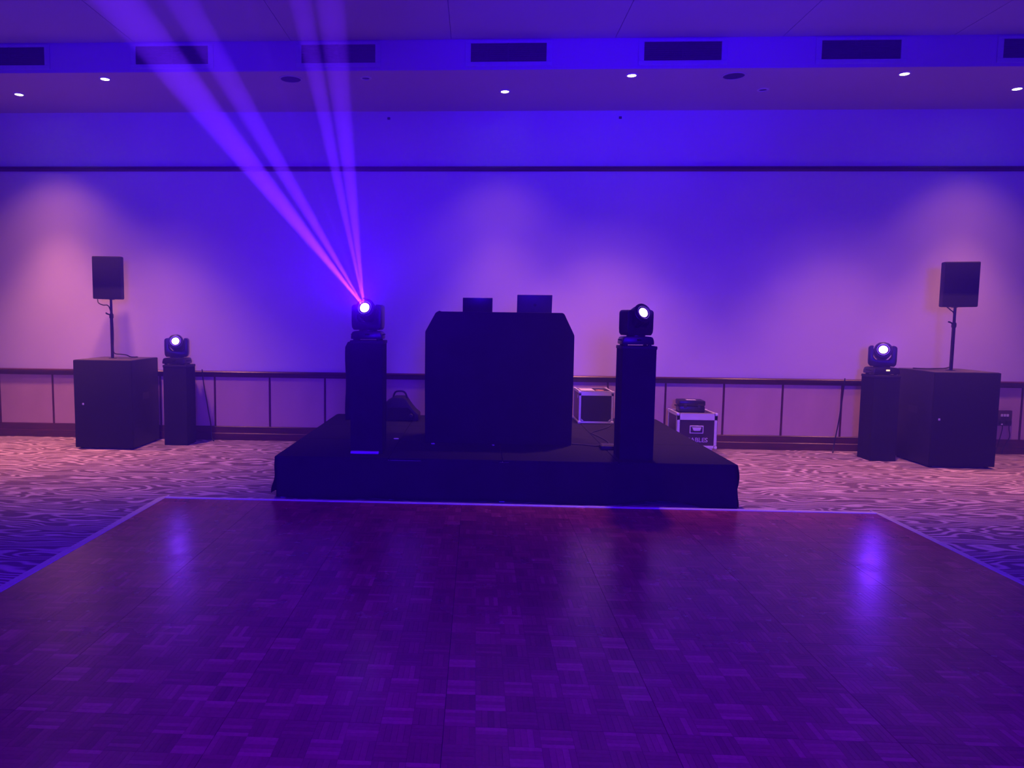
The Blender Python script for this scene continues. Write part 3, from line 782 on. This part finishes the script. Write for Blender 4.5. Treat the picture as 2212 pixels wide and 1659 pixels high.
for xx in (2.43, 2.784):
    for yy in (8.965, 9.265):
        c = build('castor', MB().cyl((xx - .016, yy, .04), (xx + .016, yy, .04), .04, n=20), M['rubber'], fc2, True)
        build('castor_fork', MB().box(xx - .024, xx + .024, yy - .02, yy + .02, .078, .105, .003, 1), M['alu'], c)

# small waterproof case on top
hc = thing('hard_case', (2.575, 9.10, .521), 'small black hard plastic case with white label on the stencilled case', 'case')
rot = Matrix.Translation((2.575, 9.10, .521)) @ Matrix.Rotation(math.radians(-4), 4, 'Z')
build('lower_shell', MB().box(-.148, .148, -.115, .115, 0, .075, .012, 2, mtx=rot), M['plastic'], hc, True)
ls = build('lid_shell', MB().box(-.152, .152, -.119, .119, .077, .142, .014, 2, mtx=rot), M['plastic'], hc, True)
build('white_label', MB().box(-.055, .055, -.055, .025, .1415, .1428, mtx=rot), M['paper'], ls)
for dx in (-.08, .08): build('latch', MB().box(dx - .018, dx + .018, -.126, -.116, .055, .10, .003, 1, mtx=rot), M['rubber'], hc)
build('carry_handle', MB().tube([rot @ Vector((-.15, -.05, .07)), rot @ Vector((-.172, -.045, .07)), rot @ Vector((-.172, .045, .07)), rot @ Vector((-.15, .05, .07))], .007), M['rubber'], hc, True)

# ------------------------------------------------------------------ smoke machine at the back of the stage
sm = thing('smoke_machine', (-0.88, 8.98, SZ), 'dark hunched smoke machine with arched handle at the back of the stage', 'machine')
build('housing', MB().prism([(-1.075, SZ + .012), (-.675, SZ + .012), (-.675, SZ + .085), (-.725, SZ + .125), (-.790, SZ + .205), (-.825, SZ + .262), (-.86, SZ + .283), (-.975, SZ + .283), (-1.01, SZ + .262), (-1.075, SZ + .225)], 'y', 8.82, 9.12, .012), M['blackpaint'], sm, True)
build('front_grille', MB().prism([(-1.04, SZ + .03), (-.72, SZ + .03), (-.72, SZ + .085), (-.80, SZ + .165), (-1.04, SZ + .165)], 'y', 8.812, 8.822), M['grille'], sm)
build('handle', MB().tube([(-.995, 8.97, SZ + .270), (-.975, 8.97, SZ + .325), (-.945, 8.97, SZ + .345), (-.88, 8.97, SZ + .345), (-.845, 8.97, SZ + .32), (-.825, 8.97, SZ + .262)], .011), M['plastic'], sm, True)
build('nozzle', MB().lathe((-.765, 8.824, SZ + .07), (0, -1, 0), [(0, .024), (.012, .024), (.022, .016), (.022, .010)], 16), M['ventdark'], sm, True)
for xx in (-1.03, -.72):
    for yy in (8.86, 9.08): build('foot', MB().cyl((xx, yy, SZ), (xx, yy, SZ + .014), .016, n=12), M['rubber'], sm)

# ------------------------------------------------------------------ tape scraps on the stage, wall socket
for x, y, wd, lab in ((-.80, 7.50, .050, 'pale tape scrap on the stage beside the left stage plinth'), (-.411, 7.24, .036, 'pale tape scrap at the left foot of the booth'), (.176, 7.22, .022, 'tiny pale tape scrap at the middle foot of the booth')):
    mt = Matrix.Translation((x, y, SZ)) @ Matrix.Rotation(.2, 4, 'Z')
    tag(build('tape_scrap', MB().box(-wd / 2, wd / 2, -.016, .016, .0002, .0085, .003, 1, mtx=mt), M['tape'], None, origin=(x, y, SZ)), lab, 'tape', 'tape scraps on the stage')

so = thing('wall_socket', (6.48, YW - .010, .36), 'brown power socket box with plugs beside the right subwoofer', 'socket')
yw = YW - .0105
build('box', MB().box(6.37, 6.592, yw - .035, yw, .352, .545, .006, 2), M['bronze'], so, True)
for i in range(3): build('switch', MB().box(6.455 + i * .034, 6.481 + i * .034, yw - .041, yw - .034, .470, .500, .002, 1), M['whiteplate'], so)
for i, xx in enumerate((6.455, 6.535)):
    p = build('plug', MB().box(xx - .026, xx + .026, yw - .085, yw - .035, .372, .425, .008, 2), M['rubber'], so, True)
    build('plug_cord', MB().tube([(xx, yw - .075, .378), (xx, yw - .078, .32), (xx - .008 + .03 * i, yw - .065, .22), (xx - .03, yw - .06, .10), (xx - .06, yw - .07, .008)], .0055), M['rubber'], p, True)
build('warning_light', MB().box(6.43, 6.452, yw - .089, yw - .084, .372, .388, .002, 1), M['whiteplate'], so)

# ------------------------------------------------------------------ haze filling the hall
haze = build('haze', MB().prism([(YB + .02, .05), (YW - .06, .05), (YW - .06, 1.9), (7.55, 1.9), (7.55, ZC - .02), (YB + .02, ZC - .02)], 'x', XL + .02, XR - .02), M['wall'], None)
hm = bpy.data.materials.new('thin_stage_haze'); hm.use_nodes = True
nt = hm.node_tree; nt.nodes.clear()
out = nt.nodes.new('ShaderNodeOutputMaterial'); vs = nt.nodes.new('ShaderNodeVolumeScatter')
vs.inputs['Color'].default_value = (1, 1, 1, 1); vs.inputs['Density'].default_value = 0.024; vs.inputs['Anisotropy'].default_value = 0.4
nt.links.new(vs.outputs[0], out.inputs['Volume'])
haze.data.materials.clear(); haze.data.materials.append(hm)
tag(haze, 'thin stage haze hanging in the whole hall', 'haze', None, 'stuff')
